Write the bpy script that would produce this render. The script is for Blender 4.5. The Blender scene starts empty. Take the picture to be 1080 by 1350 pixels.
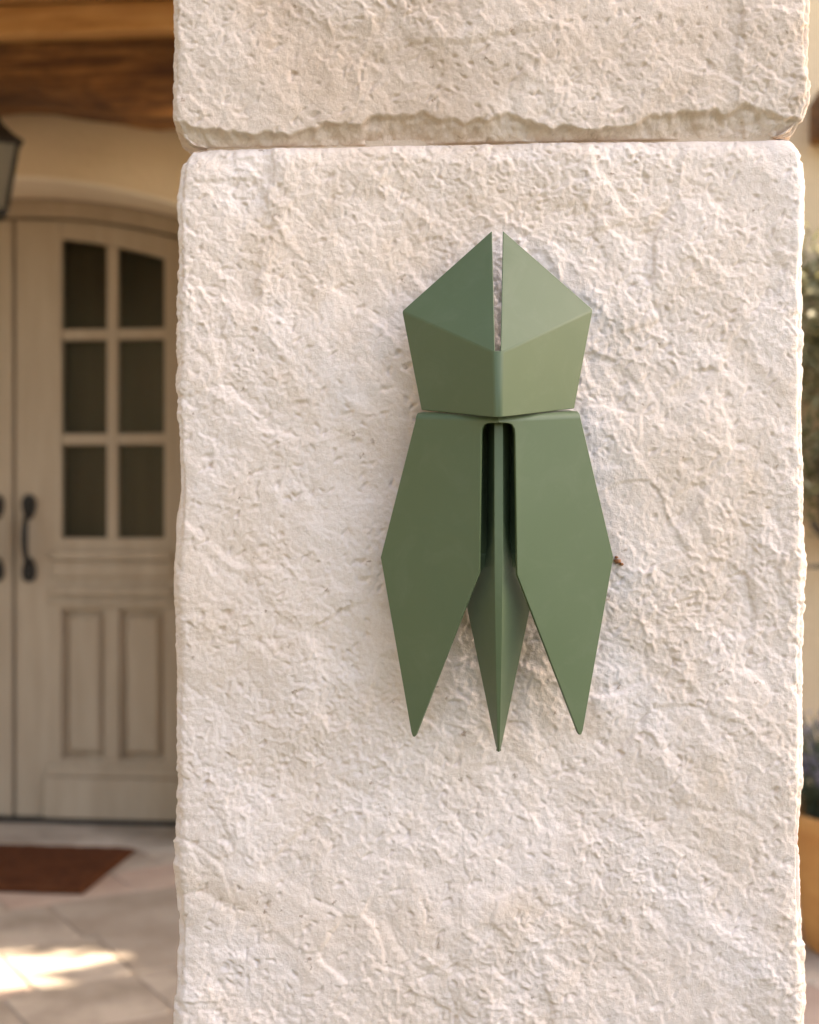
import bpy, bmesh, math, random
import numpy as np
from mathutils import Vector, Matrix

# ------------------------------------------------------------------ camera, sky, sun, exposure
SC = bpy.context.scene
COL = SC.collection
R = math.radians
CAM_H = 1.08          # eye height above the porch floor
FPX = 1800.0          # focal length in pixels of a 1080 px wide frame
WALL = 0.90           # distance to the front of the pillar

cam_data = bpy.data.cameras.new('camera')
cam_data.sensor_fit = 'HORIZONTAL'
cam_data.sensor_width = 36.0
cam_data.lens = FPX / 1080 * 36.0
cam_data.clip_start = 0.05
cam_data.clip_end = 500
cam_data.dof.use_dof = True
cam_data.dof.focus_distance = 0.870
cam_data.dof.aperture_fstop = 9.0
cam = bpy.data.objects.new('camera', cam_data)
COL.objects.link(cam)
cam.location = (0, 0, CAM_H)
cam.rotation_euler = (R(90), 0, 0)
SC.camera = cam

SUN_EL = R(38)        # height of the sun
SUN_AZ = R(13)        # from the right (+X), this far round behind the pillar's front plane
SUN_DIR = Vector((math.cos(SUN_EL) * math.cos(SUN_AZ), math.cos(SUN_EL) * math.sin(SUN_AZ), math.sin(SUN_EL)))
world = bpy.data.worlds.new('World')
SC.world = world
world.use_nodes = True
wn = world.node_tree.nodes
wl = world.node_tree.links
bg = wn.get('Background') or wn.new('ShaderNodeBackground')
sky = wn.new('ShaderNodeTexSky')
sky.sky_type = 'NISHITA'
sky.sun_disc = False
sky.sun_elevation = SUN_EL
sky.sun_rotation = math.pi / 2 - SUN_AZ
sky.dust_density = 3.1
sky.air_density = 1.0
wl.new(sky.outputs[0], bg.inputs[0])
bg.inputs[1].default_value = 0.13

sun_data = bpy.data.lights.new('sun', 'SUN')
sun_data.energy = 5.0
sun_data.angle = R(0.53)
sun_data.color = (1.0, 0.95, 0.88)
sun = bpy.data.objects.new('sun', sun_data)
COL.objects.link(sun)
sun.rotation_euler = SUN_DIR.to_track_quat('Z', 'Y').to_euler()
sun.location = SUN_DIR * 20

SC.view_settings.view_transform = 'Standard'
SC.view_settings.look = 'None'
SC.view_settings.exposure = 2.68
SC.view_settings.gamma = 1.0
SC.view_settings.use_curve_mapping = False
if hasattr(SC.view_settings, 'use_white_balance'):
    SC.view_settings.use_white_balance = True
    SC.view_settings.white_balance_temperature = 8100
    SC.view_settings.white_balance_tint = 14
SC.render.engine = 'CYCLES'
SC.cycles.use_denoising = True
SC.cycles.max_bounces = 10
SC.cycles.diffuse_bounces = 6
SC.cycles.sample_clamp_indirect = 6

random.seed(7)
RNG = np.random.default_rng(7)

# ------------------------------------------------------------------ helpers
def tag(o, label=None, cat=None, group=None, kind=None):
    if label: o['label'] = label
    if cat: o['category'] = cat
    if group: o['group'] = group
    if kind: o['kind'] = kind
    return o

def link(name, me, mat=None, parent=None, smooth=None):
    o = bpy.data.objects.new(name, me)
    COL.objects.link(o)
    if mat is not None:
        me.materials.append(mat)
    if parent is not None:
        o.parent = parent
    if smooth is not None:
        smooth_by_angle(me, smooth)
    return o

def smooth_by_angle(me, deg):
    for p in me.polygons: p.use_smooth = True
    try:
        me.set_sharp_from_angle(angle=R(deg))
    except Exception:
        pass

def empty(name, loc=(0, 0, 0), mat=None):
    o = bpy.data.objects.new(name, None)
    COL.objects.link(o)
    o.empty_display_size = 0.05
    if mat is not None:
        o.matrix_world = mat
    else:
        o.location = loc
    return o

class MB:
    """collects boxes, prisms and tubes into one mesh"""
    def __init__(self): self.v = []; self.f = []
    def add(self, vs, fs):
        n = len(self.v)
        self.v += [tuple(map(float, v)) for v in vs]
        self.f += [tuple(n + i for i in f) for f in fs]
    def box(self, x0, x1, y0, y1, z0, z1):
        self.add([(x0, y0, z0), (x1, y0, z0), (x1, y1, z0), (x0, y1, z0), (x0, y0, z1), (x1, y0, z1), (x1, y1, z1), (x0, y1, z1)],
                 [(0, 3, 2, 1), (4, 5, 6, 7), (0, 1, 5, 4), (1, 2, 6, 5), (2, 3, 7, 6), (3, 0, 4, 7)])
        return self
    def prism_y(self, poly, y0, y1):
        """poly: (x, z) counter-clockwise seen from -Y"""
        n = len(poly)
        vs = [(x, y0, z) for x, z in poly] + [(x, y1, z) for x, z in poly]
        fs = [tuple(range(n)), tuple(range(2 * n - 1, n - 1, -1))]
        fs += [(i, n + i, n + (i + 1) % n, (i + 1) % n) for i in range(n)]
        self.add(vs, fs)
        return self
    def tube(self, pts, rad, seg=10, cap=True):
        pts = [Vector(p) for p in pts]
        if not hasattr(rad, '__len__'): rad = [rad] * len(pts)
        vs = []; fs = []
        t0 = (pts[1] - pts[0]).normalized()
        nrm = t0.orthogonal().normalized()
        for i, p in enumerate(pts):
            t = (pts[min(i + 1, len(pts) - 1)] - pts[max(i - 1, 0)]).normalized()
            nrm = (nrm - t * nrm.dot(t)).normalized()
            b = t.cross(nrm)
            for k in range(seg):
                a = 2 * math.pi * k / seg
                vs.append(p + (nrm * math.cos(a) + b * math.sin(a)) * rad[i])
        for i in range(len(pts) - 1):
            for k in range(seg):
                k2 = (k + 1) % seg
                fs.append((i * seg + k, i * seg + k2, (i + 1) * seg + k2, (i + 1) * seg + k))
        if cap:
            fs.append(tuple(range(seg - 1, -1, -1)))
            fs.append(tuple(range((len(pts) - 1) * seg, len(pts) * seg)))
        self.add(vs, fs)
        return self
    def lathe(self, prof, centre=(0, 0, 0), seg=32):
        cx, cy, cz = centre
        vs = []; fs = []
        for r, z in prof:
            for k in range(seg):
                a = 2 * math.pi * k / seg
                vs.append((cx + r * math.cos(a), cy + r * math.sin(a), cz + z))
        for i in range(len(prof) - 1):
            for k in range(seg):
                k2 = (k + 1) % seg
                fs.append((i * seg + k, i * seg + k2, (i + 1) * seg + k2, (i + 1) * seg + k))
        self.add(vs, fs)
        return self
    def mesh(self, name, bevel=0, seg=2):
        me = bpy.data.meshes.new(name)
        me.from_pydata(self.v, [], self.f)
        bm = bmesh.new(); bm.from_mesh(me)
        bmesh.ops.recalc_face_normals(bm, faces=bm.faces)
        if bevel:
            es = [e for e in bm.edges if len(e.link_faces) == 2 and e.calc_face_angle(0) > R(25)]
            bmesh.ops.bevel(bm, geom=es, offset=bevel, segments=seg, profile=0.6, affect='EDGES', clamp_overlap=True)
        bm.to_mesh(me); bm.free()
        return me
    def build(self, name, mat, parent=None, bevel=0, seg=2, smooth=None):
        return link(name, self.mesh(name, bevel, seg), mat, parent, smooth)

# ---- numpy noise (used to hew the stone, the wood and the foliage)
def _hash(ix, iy, iz, seed):
    h = (ix.astype(np.uint32) * np.uint32(374761393) + iy.astype(np.uint32) * np.uint32(668265263)
         + iz.astype(np.uint32) * np.uint32(2147483647) + np.uint32(seed * 974711 + 12345))
    h ^= h >> np.uint32(13); h *= np.uint32(1274126177)
    h ^= h >> np.uint32(16); h *= np.uint32(2246822519); h ^= h >> np.uint32(13)
    return h
_G = np.random.default_rng(3).normal(size=(256, 3)).astype(np.float32)
_G /= np.linalg.norm(_G, axis=1, keepdims=True)

def gnoise(p, seed=0):
    p = np.asarray(p, dtype=np.float32)
    i = np.floor(p).astype(np.int64); f = p - i
    u = f * f * f * (f * (f * 6 - 15) + 10)
    out = np.zeros(len(p), np.float32)
    for dx in (0, 1):
        for dy in (0, 1):
            for dz in (0, 1):
                g = _G[_hash(i[:, 0] + dx, i[:, 1] + dy, i[:, 2] + dz, seed) & np.uint32(255)]
                d = (f[:, 0] - dx) * g[:, 0] + (f[:, 1] - dy) * g[:, 1] + (f[:, 2] - dz) * g[:, 2]
                w = (u[:, 0] if dx else 1 - u[:, 0]) * (u[:, 1] if dy else 1 - u[:, 1]) * (u[:, 2] if dz else 1 - u[:, 2])
                out += w * d
    return out * 1.5

def fbm(p, octaves=4, seed=0, gain=0.5, lac=2.03):
    out = 0; a = 1.0; q = np.asarray(p, np.float32)
    for o in range(octaves):
        out = out + a * gnoise(q, seed + o); a *= gain; q = q * lac + 7.3
    return out

def voronoi(p, seed=0):
    """distance to the nearest and second point, the offset to the nearest and two random numbers of its cell"""
    p = np.asarray(p, np.float32)
    i = np.floor(p).astype(np.int64)
    n = len(p)
    d1 = np.full(n, 9, np.float32); d2 = np.full(n, 9, np.float32)
    off = np.zeros((n, 3), np.float32); rid = np.zeros(n, np.uint32)
    for dx in (-1, 0, 1):
        for dy in (-1, 0, 1):
            for dz in (-1, 0, 1):
                c = i + np.array([dx, dy, dz])
                h = _hash(c[:, 0], c[:, 1], c[:, 2], seed)
                q = np.stack([(h & np.uint32(1023)), ((h >> np.uint32(10)) & np.uint32(1023)), ((h >> np.uint32(20)) & np.uint32(1023))], 1).astype(np.float32) / 1023.0
                v = p - (c + q)
                d = np.sqrt((v * v).sum(1))
                m = d < d1
                d2 = np.where(m, d1, np.minimum(d2, d))
                d1 = np.where(m, d, d1)
                off[m] = v[m]; rid[m] = h[m]
    return d1, d2, off, rid

# ------------------------------------------------------------------ materials
def rgb(r, g, b): return (r, g, b, 1)

def new_mat(name):
    m = bpy.data.materials.new(name); m.use_nodes = True
    nt = m.node_tree
    bsdf = nt.nodes.get('Principled BSDF')
    return m, nt, bsdf

def noise_node(nt, coord, scale, detail=4, rough=0.55, dist=0.0, stretch=None):
    if stretch is not None:
        mp = nt.nodes.new('ShaderNodeMapping')
        mp.inputs['Scale'].default_value = stretch
        nt.links.new(coord, mp.inputs['Vector']); coord = mp.outputs[0]
    n = nt.nodes.new('ShaderNodeTexNoise')
    n.inputs['Scale'].default_value = scale
    n.inputs['Detail'].default_value = detail
    n.inputs['Roughness'].default_value = rough
    n.inputs['Distortion'].default_value = dist
    nt.links.new(coord, n.inputs['Vector'])
    return n.outputs[0]

def ramp(nt, fac, stops):
    r = nt.nodes.new('ShaderNodeValToRGB')
    els = r.color_ramp.elements
    els[0].position, els[0].color = stops[0]
    els[1].position, els[1].color = stops[-1]
    for p, c in stops[1:-1]:
        e = els.new(p); e.color = c
    nt.links.new(fac, r.inputs[0])
    return r.outputs[0]

def mix(nt, fac, a, b, mode='MIX'):
    m = nt.nodes.new('ShaderNodeMix'); m.data_type = 'RGBA'; m.blend_type = mode
    for sock, val in ((m.inputs[0], fac), (m.inputs[6], a), (m.inputs[7], b)):
        if hasattr(val, 'links'): nt.links.new(val, sock)
        else: sock.default_value = val
    return m.outputs[2]

def bump(nt, bsdf, height, strength, dist, prev=None):
    b = nt.nodes.new('ShaderNodeBump')
    b.inputs['Strength'].default_value = strength
    b.inputs['Distance'].default_value = dist
    nt.links.new(height, b.inputs['Height'])
    if prev is not None: nt.links.new(prev, b.inputs['Normal'])
    nt.links.new(b.outputs[0], bsdf.inputs['Normal'])
    return b.outputs[0]

def coords(nt, kind='Object'):
    t = nt.nodes.new('ShaderNodeTexCoord')
    return t.outputs[kind]

def simple(name, c1, c2, scale=8, rough=0.8, bscale=None, bstr=0.3, bdist=0.002, stretch=None, spec=0.3, detail=5, lo=0.3, hi=0.7):
    m, nt, b = new_mat(name)
    co = coords(nt)
    f = noise_node(nt, co, scale, detail, 0.6, 0.2, stretch)
    nt.links.new(ramp(nt, f, [(lo, c1), (hi, c2)]), b.inputs['Base Color'])
    b.inputs['Roughness'].default_value = rough
    b.inputs['Specular IOR Level'].default_value = spec
    if bscale:
        bump(nt, b, noise_node(nt, co, bscale, 5, 0.6, 0.1, stretch), bstr, bdist)
    return m

def limestone(name, base, pale, ochre, ochre_amt):
    m, nt, b = new_mat(name)
    co = coords(nt)
    big = noise_node(nt, co, 7, 5, 0.6, 0.6)
    c = ramp(nt, big, [(0.36, base), (0.62, pale)])
    oc = noise_node(nt, co, 13, 6, 0.62, 1.2)
    f = ramp(nt, oc, [(0.52, rgb(0, 0, 0)), (0.75, rgb(ochre_amt, ochre_amt, ochre_amt))])
    c = mix(nt, f, c, ochre)
    grain = noise_node(nt, co, 420, 3, 0.7)
    c = mix(nt, 0.34, c, ramp(nt, grain, [(0.3, rgb(0.42, 0.36, 0.31)), (0.7, rgb(0.95, 0.93, 0.9))]), 'SOFT_LIGHT')
    # scattered brown mineral specks
    v = nt.nodes.new('ShaderNodeTexVoronoi'); v.inputs['Scale'].default_value = 62
    wn_ = nt.nodes.new('ShaderNodeTexNoise'); wn_.inputs['Scale'].default_value = 260; wn_.inputs['Detail'].default_value = 3
    nt.links.new(co, wn_.inputs['Vector'])
    sc_ = nt.nodes.new('ShaderNodeVectorMath'); sc_.operation = 'SCALE'; sc_.inputs['Scale'].default_value = 0.009
    nt.links.new(wn_.outputs['Color'], sc_.inputs[0])
    ad_ = nt.nodes.new('ShaderNodeVectorMath'); ad_.operation = 'ADD'
    nt.links.new(co, ad_.inputs[0]); nt.links.new(sc_.outputs[0], ad_.inputs[1])
    nt.links.new(ad_.outputs[0], v.inputs['Vector'])
    spot = ramp(nt, v.outputs['Distance'], [(0.04, rgb(1, 1, 1)), (0.12, rgb(0, 0, 0))])
    sel = ramp(nt, noise_node(nt, co, 21, 3, 0.6), [(0.44, rgb(0, 0, 0)), (0.54, rgb(0.7, 0.7, 0.7))])
    c = mix(nt, mix(nt, 1.0, spot, sel, 'MULTIPLY'), c, rgb(0.27, 0.17, 0.11))
    nt.links.new(c, b.inputs['Base Color'])
    b.inputs['Roughness'].default_value = 0.95
    b.inputs['Specular IOR Level'].default_value = 0.15
    n1 = bump(nt, b, noise_node(nt, co, 330, 5, 0.66, 0.4), 0.6, 0.0013)
    bump(nt, b, noise_node(nt, co, 900, 3, 0.6), 0.5, 0.0006, n1)
    return m

M = {}
M['stone_low'] = limestone('limestone_cream', rgb(0.71, 0.585, 0.505), rgb(0.78, 0.685, 0.65), rgb(0.64, 0.50, 0.39), 0.6)
M['stone_up'] = limestone('limestone_tan_eave_shade', rgb(0.60, 0.48, 0.405), rgb(0.68, 0.575, 0.515), rgb(0.46, 0.34, 0.25), 0.65)  # tanner stone, also darkened for the shade under the eaves
M['mortar'] = simple('lime_mortar', rgb(0.50, 0.39, 0.30), rgb(0.62, 0.51, 0.42), 60, 0.95, 220, 0.6, 0.002)
M['rust'] = simple('rust_fleck', rgb(0.22, 0.09, 0.04), rgb(0.40, 0.19, 0.09), 500, 0.9, 900, 0.5, 0.001)

def powder_coat():
    m, nt, b = new_mat('sage_powder_coat')
    co = coords(nt)
    f = noise_node(nt, co, 9, 3, 0.5)
    nt.links.new(ramp(nt, f, [(0.3, rgb(0.078, 0.115, 0.058)), (0.7, rgb(0.086, 0.125, 0.065))]), b.inputs['Base Color'])
    base = b.inputs['Base Color'].links[0].from_socket
    dust = ramp(nt, noise_node(nt, co, 34, 7, 0.72, 0.8), [(0.50, rgb(0, 0, 0)), (0.80, rgb(0.05, 0.05, 0.05))])
    nt.links.new(mix(nt, dust, base, rgb(0.42, 0.39, 0.33)), b.inputs['Base Color'])
    r = ramp(nt, noise_node(nt, co, 22, 6, 0.7, 0.5), [(0.3, rgb(0.36, 0.36, 0.36)), (0.7, rgb(0.50, 0.50, 0.50))])
    nt.links.new(r, b.inputs['Roughness'])
    b.inputs['Specular IOR Level'].default_value = 0.45
    bump(nt, b, noise_node(nt, co, 1500, 2, 0.5), 0.05, 0.0003)
    return m
M['sage'] = powder_coat()
M['steel'] = simple('dull_steel', rgb(0.20, 0.20, 0.19), rgb(0.28, 0.28, 0.27), 60, 0.5)
M['plaster'] = simple('warm_plaster', rgb(0.70, 0.53, 0.34), rgb(0.80, 0.63, 0.43), 2.2, 0.95, 40, 0.5, 0.01, spec=0.1)
M['reveal'] = simple('bounce_lit_arch_stone', rgb(0.78, 0.66, 0.50), rgb(0.86, 0.75, 0.59), 5, 0.95, 60, 0.5, 0.006, spec=0.1)  # paler colour carries the light bounced up from the floor
M['interior'] = simple('dark_interior', rgb(0.38, 0.28, 0.18), rgb(0.48, 0.36, 0.24), 2, 0.9)
M['pane_tone_sheet'] = simple('brown_pane_tone', rgb(0.115, 0.080, 0.055), rgb(0.155, 0.110, 0.078), 3, 0.9, stretch=(6, 1, 0.4))
M['door'] = simple('weathered_greige_paint', rgb(0.37, 0.28, 0.195), rgb(0.44, 0.345, 0.25), 5, 0.65, 30, 0.2, 0.004, stretch=(4, 4, 0.5), spec=0.35)
M['iron'] = simple('black_iron', rgb(0.016, 0.013, 0.011), rgb(0.035, 0.028, 0.022), 40, 0.5, 120, 0.3, 0.001)
M['soil'] = simple('dark_soil', rgb(0.03, 0.02, 0.013), rgb(0.07, 0.045, 0.03), 30, 0.95, 60, 0.8, 0.01)
M['mat'] = simple('red_brown_coir', rgb(0.065, 0.020, 0.008), rgb(0.12, 0.042, 0.017), 30, 0.95, 400, 0.8, 0.004, spec=0.1)
M['pot'] = simple('ochre_terracotta', rgb(0.56, 0.25, 0.08), rgb(0.68, 0.345, 0.12), 6, 0.8, 50, 0.3, 0.003, stretch=(1, 1, 3))
M['bark'] = simple('grey_bark', rgb(0.09, 0.065, 0.045), rgb(0.19, 0.15, 0.11), 14, 0.95, 30, 0.9, 0.02, stretch=(1, 1, 0.25))
M['gravel'] = simple('worn_gravel', rgb(0.12, 0.105, 0.08), rgb(0.20, 0.175, 0.135), 3, 0.95, 60, 0.8, 0.02)
M['added_lawn'] = simple('added_short_lawn', rgb(0.030, 0.042, 0.014), rgb(0.060, 0.072, 0.028), 12, 0.95, 300, 0.8, 0.02)
M['joint_sand'] = simple('sandy_joint', rgb(0.31, 0.25, 0.195), rgb(0.41, 0.34, 0.27), 9, 0.98, 120, 0.6, 0.004)
M['tile'] = simple('clay_roof_tile', rgb(0.30, 0.14, 0.08), rgb(0.45, 0.24, 0.14), 6, 0.9, 40, 0.4, 0.01)

def wood(name, c1, c2, c3):
    m, nt, b = new_mat(name)
    co = coords(nt)
    f = noise_node(nt, co, 9, 6, 0.65, 0.8, (0.35, 4, 4))
    c = ramp(nt, f, [(0.3, c1), (0.5, c2), (0.72, c3)])
    g = noise_node(nt, co, 2.3, 4, 0.6, 0.5, (1, 2, 2))
    c = mix(nt, ramp(nt, g, [(0.35, rgb(0.75, 0.75, 0.75)), (0.62, rgb(0, 0, 0))]), c, c1)
    nt.links.new(c, b.inputs['Base Color'])
    b.inputs['Roughness'].default_value = 0.75
    bump(nt, b, noise_node(nt, co, 30, 5, 0.6, 0.2, (0.3, 4, 4)), 0.5, 0.006)
    return m
M['beam'] = wood('hewn_oak_beam', rgb(0.045, 0.016, 0.006), rgb(0.28, 0.115, 0.032), rgb(0.62, 0.30, 0.10))
M['plank'] = wood('golden_ceiling_board', rgb(0.38, 0.18, 0.055), rgb(0.58, 0.31, 0.11), rgb(0.68, 0.40, 0.17))
M['plank_dark'] = wood('brown_ceiling_board', rgb(0.20, 0.085, 0.026), rgb(0.36, 0.165, 0.055), rgb(0.46, 0.24, 0.09))

def glass_mat():
    m, nt, b = new_mat('window_glass')
    out = nt.nodes.get('Material Output')
    tr = nt.nodes.new('ShaderNodeBsdfTransparent'); tr.inputs[0].default_value = (0.82, 0.84, 0.80, 1)
    gl = nt.nodes.new('ShaderNodeBsdfGlossy'); gl.inputs['Roughness'].default_value = 0.18
    fr = nt.nodes.new('ShaderNodeFresnel'); fr.inputs[0].default_value = 1.33
    mx = nt.nodes.new('ShaderNodeMixShader')
    nt.links.new(fr.outputs[0], mx.inputs[0]); nt.links.new(tr.outputs[0], mx.inputs[1]); nt.links.new(gl.outputs[0], mx.inputs[2])
    nt.links.new(mx.outputs[0], out.inputs[0])
    return m
M['glass'] = glass_mat()

def milk_glass():
    m, nt, b = new_mat('lantern_milk_glass')
    b.inputs['Base Color'].default_value = (0.24, 0.195, 0.13, 1)
    b.inputs['Roughness'].default_value = 0.3
    b.inputs['Transmission Weight'].default_value = 0.5
    return m
M['milk'] = milk_glass()

def leaf_mat(name, c1, c2, c3):
    m, nt, b = new_mat(name)
    at = nt.nodes.new('ShaderNodeAttribute'); at.attribute_name = 'tone'
    c = ramp(nt, at.outputs['Fac'], [(0.0, c1), (0.5, c2), (1.0, c3)])
    nt.links.new(c, b.inputs['Base Color'])
    b.inputs['Roughness'].default_value = 0.55
    out = nt.nodes.get('Material Output')
    tl = nt.nodes.new('ShaderNodeBsdfTranslucent'); nt.links.new(c, tl.inputs[0])
    mx = nt.nodes.new('ShaderNodeMixShader'); mx.inputs[0].default_value = 0.3
    nt.links.new(b.outputs[0], mx.inputs[1]); nt.links.new(tl.outputs[0], mx.inputs[2])
    nt.links.new(mx.outputs[0], out.inputs[0])
    return m
M['olive_leaf'] = leaf_mat('olive_leaf', rgb(0.15, 0.145, 0.06), rgb(0.30, 0.275, 0.14), rgb(0.46, 0.42, 0.27))
M['tree_leaf'] = leaf_mat('tree_leaf', rgb(0.035, 0.055, 0.020), rgb(0.055, 0.085, 0.030), rgb(0.09, 0.12, 0.05))
M['lav_leaf'] = leaf_mat('lavender_leaf', rgb(0.06, 0.085, 0.045), rgb(0.11, 0.14, 0.085), rgb(0.20, 0.23, 0.16))
M['lav_flower'] = leaf_mat('lavender_flower', rgb(0.13, 0.11, 0.16), rgb(0.23, 0.20, 0.27), rgb(0.36, 0.33, 0.38))

PAVE = []
for k, (a, c) in enumerate([(rgb(0.29, 0.24, 0.19), rgb(0.46, 0.39, 0.32)), (rgb(0.32, 0.265, 0.21), rgb(0.49, 0.42, 0.35)),
                            (rgb(0.40, 0.29, 0.23), rgb(0.47, 0.36, 0.29)), (rgb(0.29, 0.235, 0.185), rgb(0.38, 0.32, 0.26))]):
    PAVE.append(simple('flagstone_%s' % ('grey', 'sand', 'rose', 'brown')[k], a, c, 4, 0.85, 30, 0.5, 0.006, lo=0.38, hi=0.62))

# ------------------------------------------------------------------ ground and porch floor
me = bpy.data.meshes.new('ground')
g = 150.0
me.from_pydata([(-g, -g, -0.06), (g, -g, -0.06), (g, g, -0.06), (-g, g, -0.06)], [], [(0, 1, 2, 3)])
tag(link('ground', me, M['gravel']), kind='structure')

added_lawn = bpy.data.meshes.new('added_lawn')  # unseen dark sheet, added to cut ground bounce on the ornament
added_lawn.from_pydata([(-2.6, -3.0, -0.05), (3.2, -3.0, -0.05), (3.2, 0.68, -0.05), (-2.6, 0.68, -0.05)], [], [(0, 1, 2, 3)])
tag(link('added_lawn', added_lawn, M['added_lawn']), kind='structure')
floor = MB().box(-4.2, 3.6, 0.70, 5.2, -0.055, -0.0036).build('porch_floor', M['joint_sand'])
tag(floor, kind='structure')
rot = R(31)
cr, sr = math.cos(rot), math.sin(rot)
row = 0
v0 = -5.0
npav = 0
while v0 < 6.5:
    h = random.choice((0.24, 0.28, 0.33))
    u0 = -5.0 + random.uniform(0, 0.5)
    while u0 < 6.5:
        w = random.choice((0.24, 0.30, 0.36, 0.45))
        cx, cy = (u0 + w / 2) * cr - (v0 + h / 2) * sr, (u0 + w / 2) * sr + (v0 + h / 2) * cr
        vis = (-0.36 * cy - 0.9 < cx < -0.08 * cy + 0.1) or (0.2 * cy < cx < 0.36 * cy + 0.7)
        if -2.6 < cx < 2.2 and 2.05 < cy < 4.55 and vis:
            j = 0.0012
            hw, hh = w / 2 - j, h / 2 - j
            out = []
            for sx, sy in ((-1, -1), (1, -1), (1, 1), (-1, 1)):
                c = 0.02
                out.append((sx * hw + random.uniform(-0.008, 0.008), sy * (hh - c)))
                out.append((sx * (hw - c), sy * hh + random.uniform(-0.008, 0.008)))
                if sx * sy > 0: pass
                else: out[-2], out[-1] = out[-1], out[-2]
            top = random.uniform(-0.0015, 0.0015)
            tx, ty = random.uniform(-0.003, 0.003), random.uniform(-0.003, 0.003)
            n = len(out); vs = []
            for s, z in ((1.0, -0.03), (1.0, top - 0.004), (0.985, top)):
                vs += [(x * s, y * s, z + (x * tx + y * ty if z > -0.02 else 0)) for x, y in out]
            fs = [tuple(range(2 * n, 3 * n))]
            for l in range(2):
                fs += [(l * n + i, l * n + (i + 1) % n, (l + 1) * n + (i + 1) % n, (l + 1) * n + i) for i in range(n)]
            me = bpy.data.meshes.new('flagstone'); me.from_pydata(vs, [], fs)
            o = link('flagstone', me, random.choice(PAVE), floor)
            o.location = (cx, cy, 0); o.rotation_euler = (0, 0, rot)
            npav += 1
        u0 += w
    v0 += h
print('flagstones', npav)

# ------------------------------------------------------------------ stone pillar
PX0, PX1 = (232 - 540) / 2000.0, (1063 - 540) / 2000.0
PXC, PD = (PX0 + PX1) / 2, 0.42
JOINT = CAM_H + (675 - 185) / 2000.0

def stone_relief(p, seed):
    """outward relief in metres of the hewn face at points p"""
    w = np.stack([fbm(p * 22 + 5, 2, seed + 40), fbm(p * 22 + 17, 2, seed + 50), fbm(p * 22 + 31, 2, seed + 60)], 1)
    q = p + w * 0.012
    d = 0.0038 * fbm(p * 6.5, 3, seed)
    # broken scallops: tilted facets with sharp steps between them
    for sc, am, sd in ((10.0, 0.06, 1), (23.0, 0.08, 2)):
        pp = q * sc; pp[:, 1] *= 0.6
        d1, d2, off, rid = voronoi(pp, seed + sd)
        a = (rid & np.uint32(255)).astype(np.float32) / 255 * 2 * np.pi
        tilt = (off[:, 0] * np.cos(a) + off[:, 2] * np.sin(a))
        lift = ((rid >> np.uint32(9)) & np.uint32(255)).astype(np.float32) / 255 - 0.5
        msk = np.clip(0.25 + 1.3 * fbm(p * 5 + sd * 9, 2, seed + 70 + sd), 0, 1)
        edge = np.clip((d2 - d1) / 0.10, 0, 1)
        d += msk * (tilt * 0.5 + lift * 0.45) * am / sc * edge ** 0.5
    # a few ledges where flakes have come away
    n = fbm(p * np.array([6, 6, 8]) + w * 0.12, 3, seed + 90, 0.45)
    lv = n * 1.5
    fr = lv - np.floor(lv)
    saw = np.where(fr < 0.05, 1 - fr / 0.05, (fr - 0.05) / 0.95)
    d += 0.0008 * np.clip(1.8 * fbm(p * 9 + 3, 2, seed + 95), 0, 1) * saw
    # granular scallops lying on the slant, steep on their lower side
    amp = np.clip(0.85 + 0.9 * fbm(p * 8, 3, seed + 25), 0.30, 1.6)
    ca, sa = math.cos(R(-42)), math.sin(R(-42))
    q = p + w * 0.002
    def grain(x):
        r = np.stack([x[:, 0] * ca + x[:, 2] * sa, x[:, 1], -x[:, 0] * sa + x[:, 2] * ca], 1)
        h = 0.0009 * fbm(r * np.array([30, 40, 46]), 2, seed + 5, 0.5)
        h = h + amp * 0.00096 * fbm(r * np.array([75, 95, 115]), 3, seed + 9, 0.62)
        h = h + amp * 0.00062 * fbm(x * 260, 2, seed + 15, 0.6)
        return h
    h0 = grain(q)
    sh = np.stack([h0 * -1.3, np.zeros_like(h0), h0 * -1.9], 1)
    d += grain(q + sh)
    # small pits, ragged in outline
    w2 = np.stack([gnoise(p * 190 + 3, seed + 81), np.zeros(len(p), np.float32), gnoise(p * 190 + 23, seed + 82)], 1)
    pj = p + w2 * 0.0022; q = q + w2 * 0.0016
    for sc, pr, dep in ((80.0, 16, 0.0022), (150.0, 26, 0.0013)):
        d1, d2, off, rid = voronoi(pj * sc, seed + int(sc))
        on = ((rid >> np.uint32(4)) & np.uint32(255)) < pr
        d -= on * dep * np.clip(1 - d1 / 0.20, 0, 1) ** 0.7
    # short slanting nicks
    for sc, ang, pr, dep, sd in ((1.0, 40, 44, 0.0021, 301), (1.25, -35, 40, 0.0019, 302), (1.1, 75, 34, 0.0018, 303), (0.7, 15, 14, 0.0020, 304)):
        ca, sa = math.cos(R(ang)), math.sin(R(ang))
        rr_ = np.stack([(q[:, 0] * ca + q[:, 2] * sa) * 90 * sc, q[:, 1] * 60, (-q[:, 0] * sa + q[:, 2] * ca) * 210 * sc], 1)
        d1, d2, off, rid = voronoi(rr_, seed + sd)
        on = ((rid >> np.uint32(5)) & np.uint32(255)) < pr
        d -= on * dep * np.clip(1 - d1 / 0.34, 0, 1) ** 0.8
    return d

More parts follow.
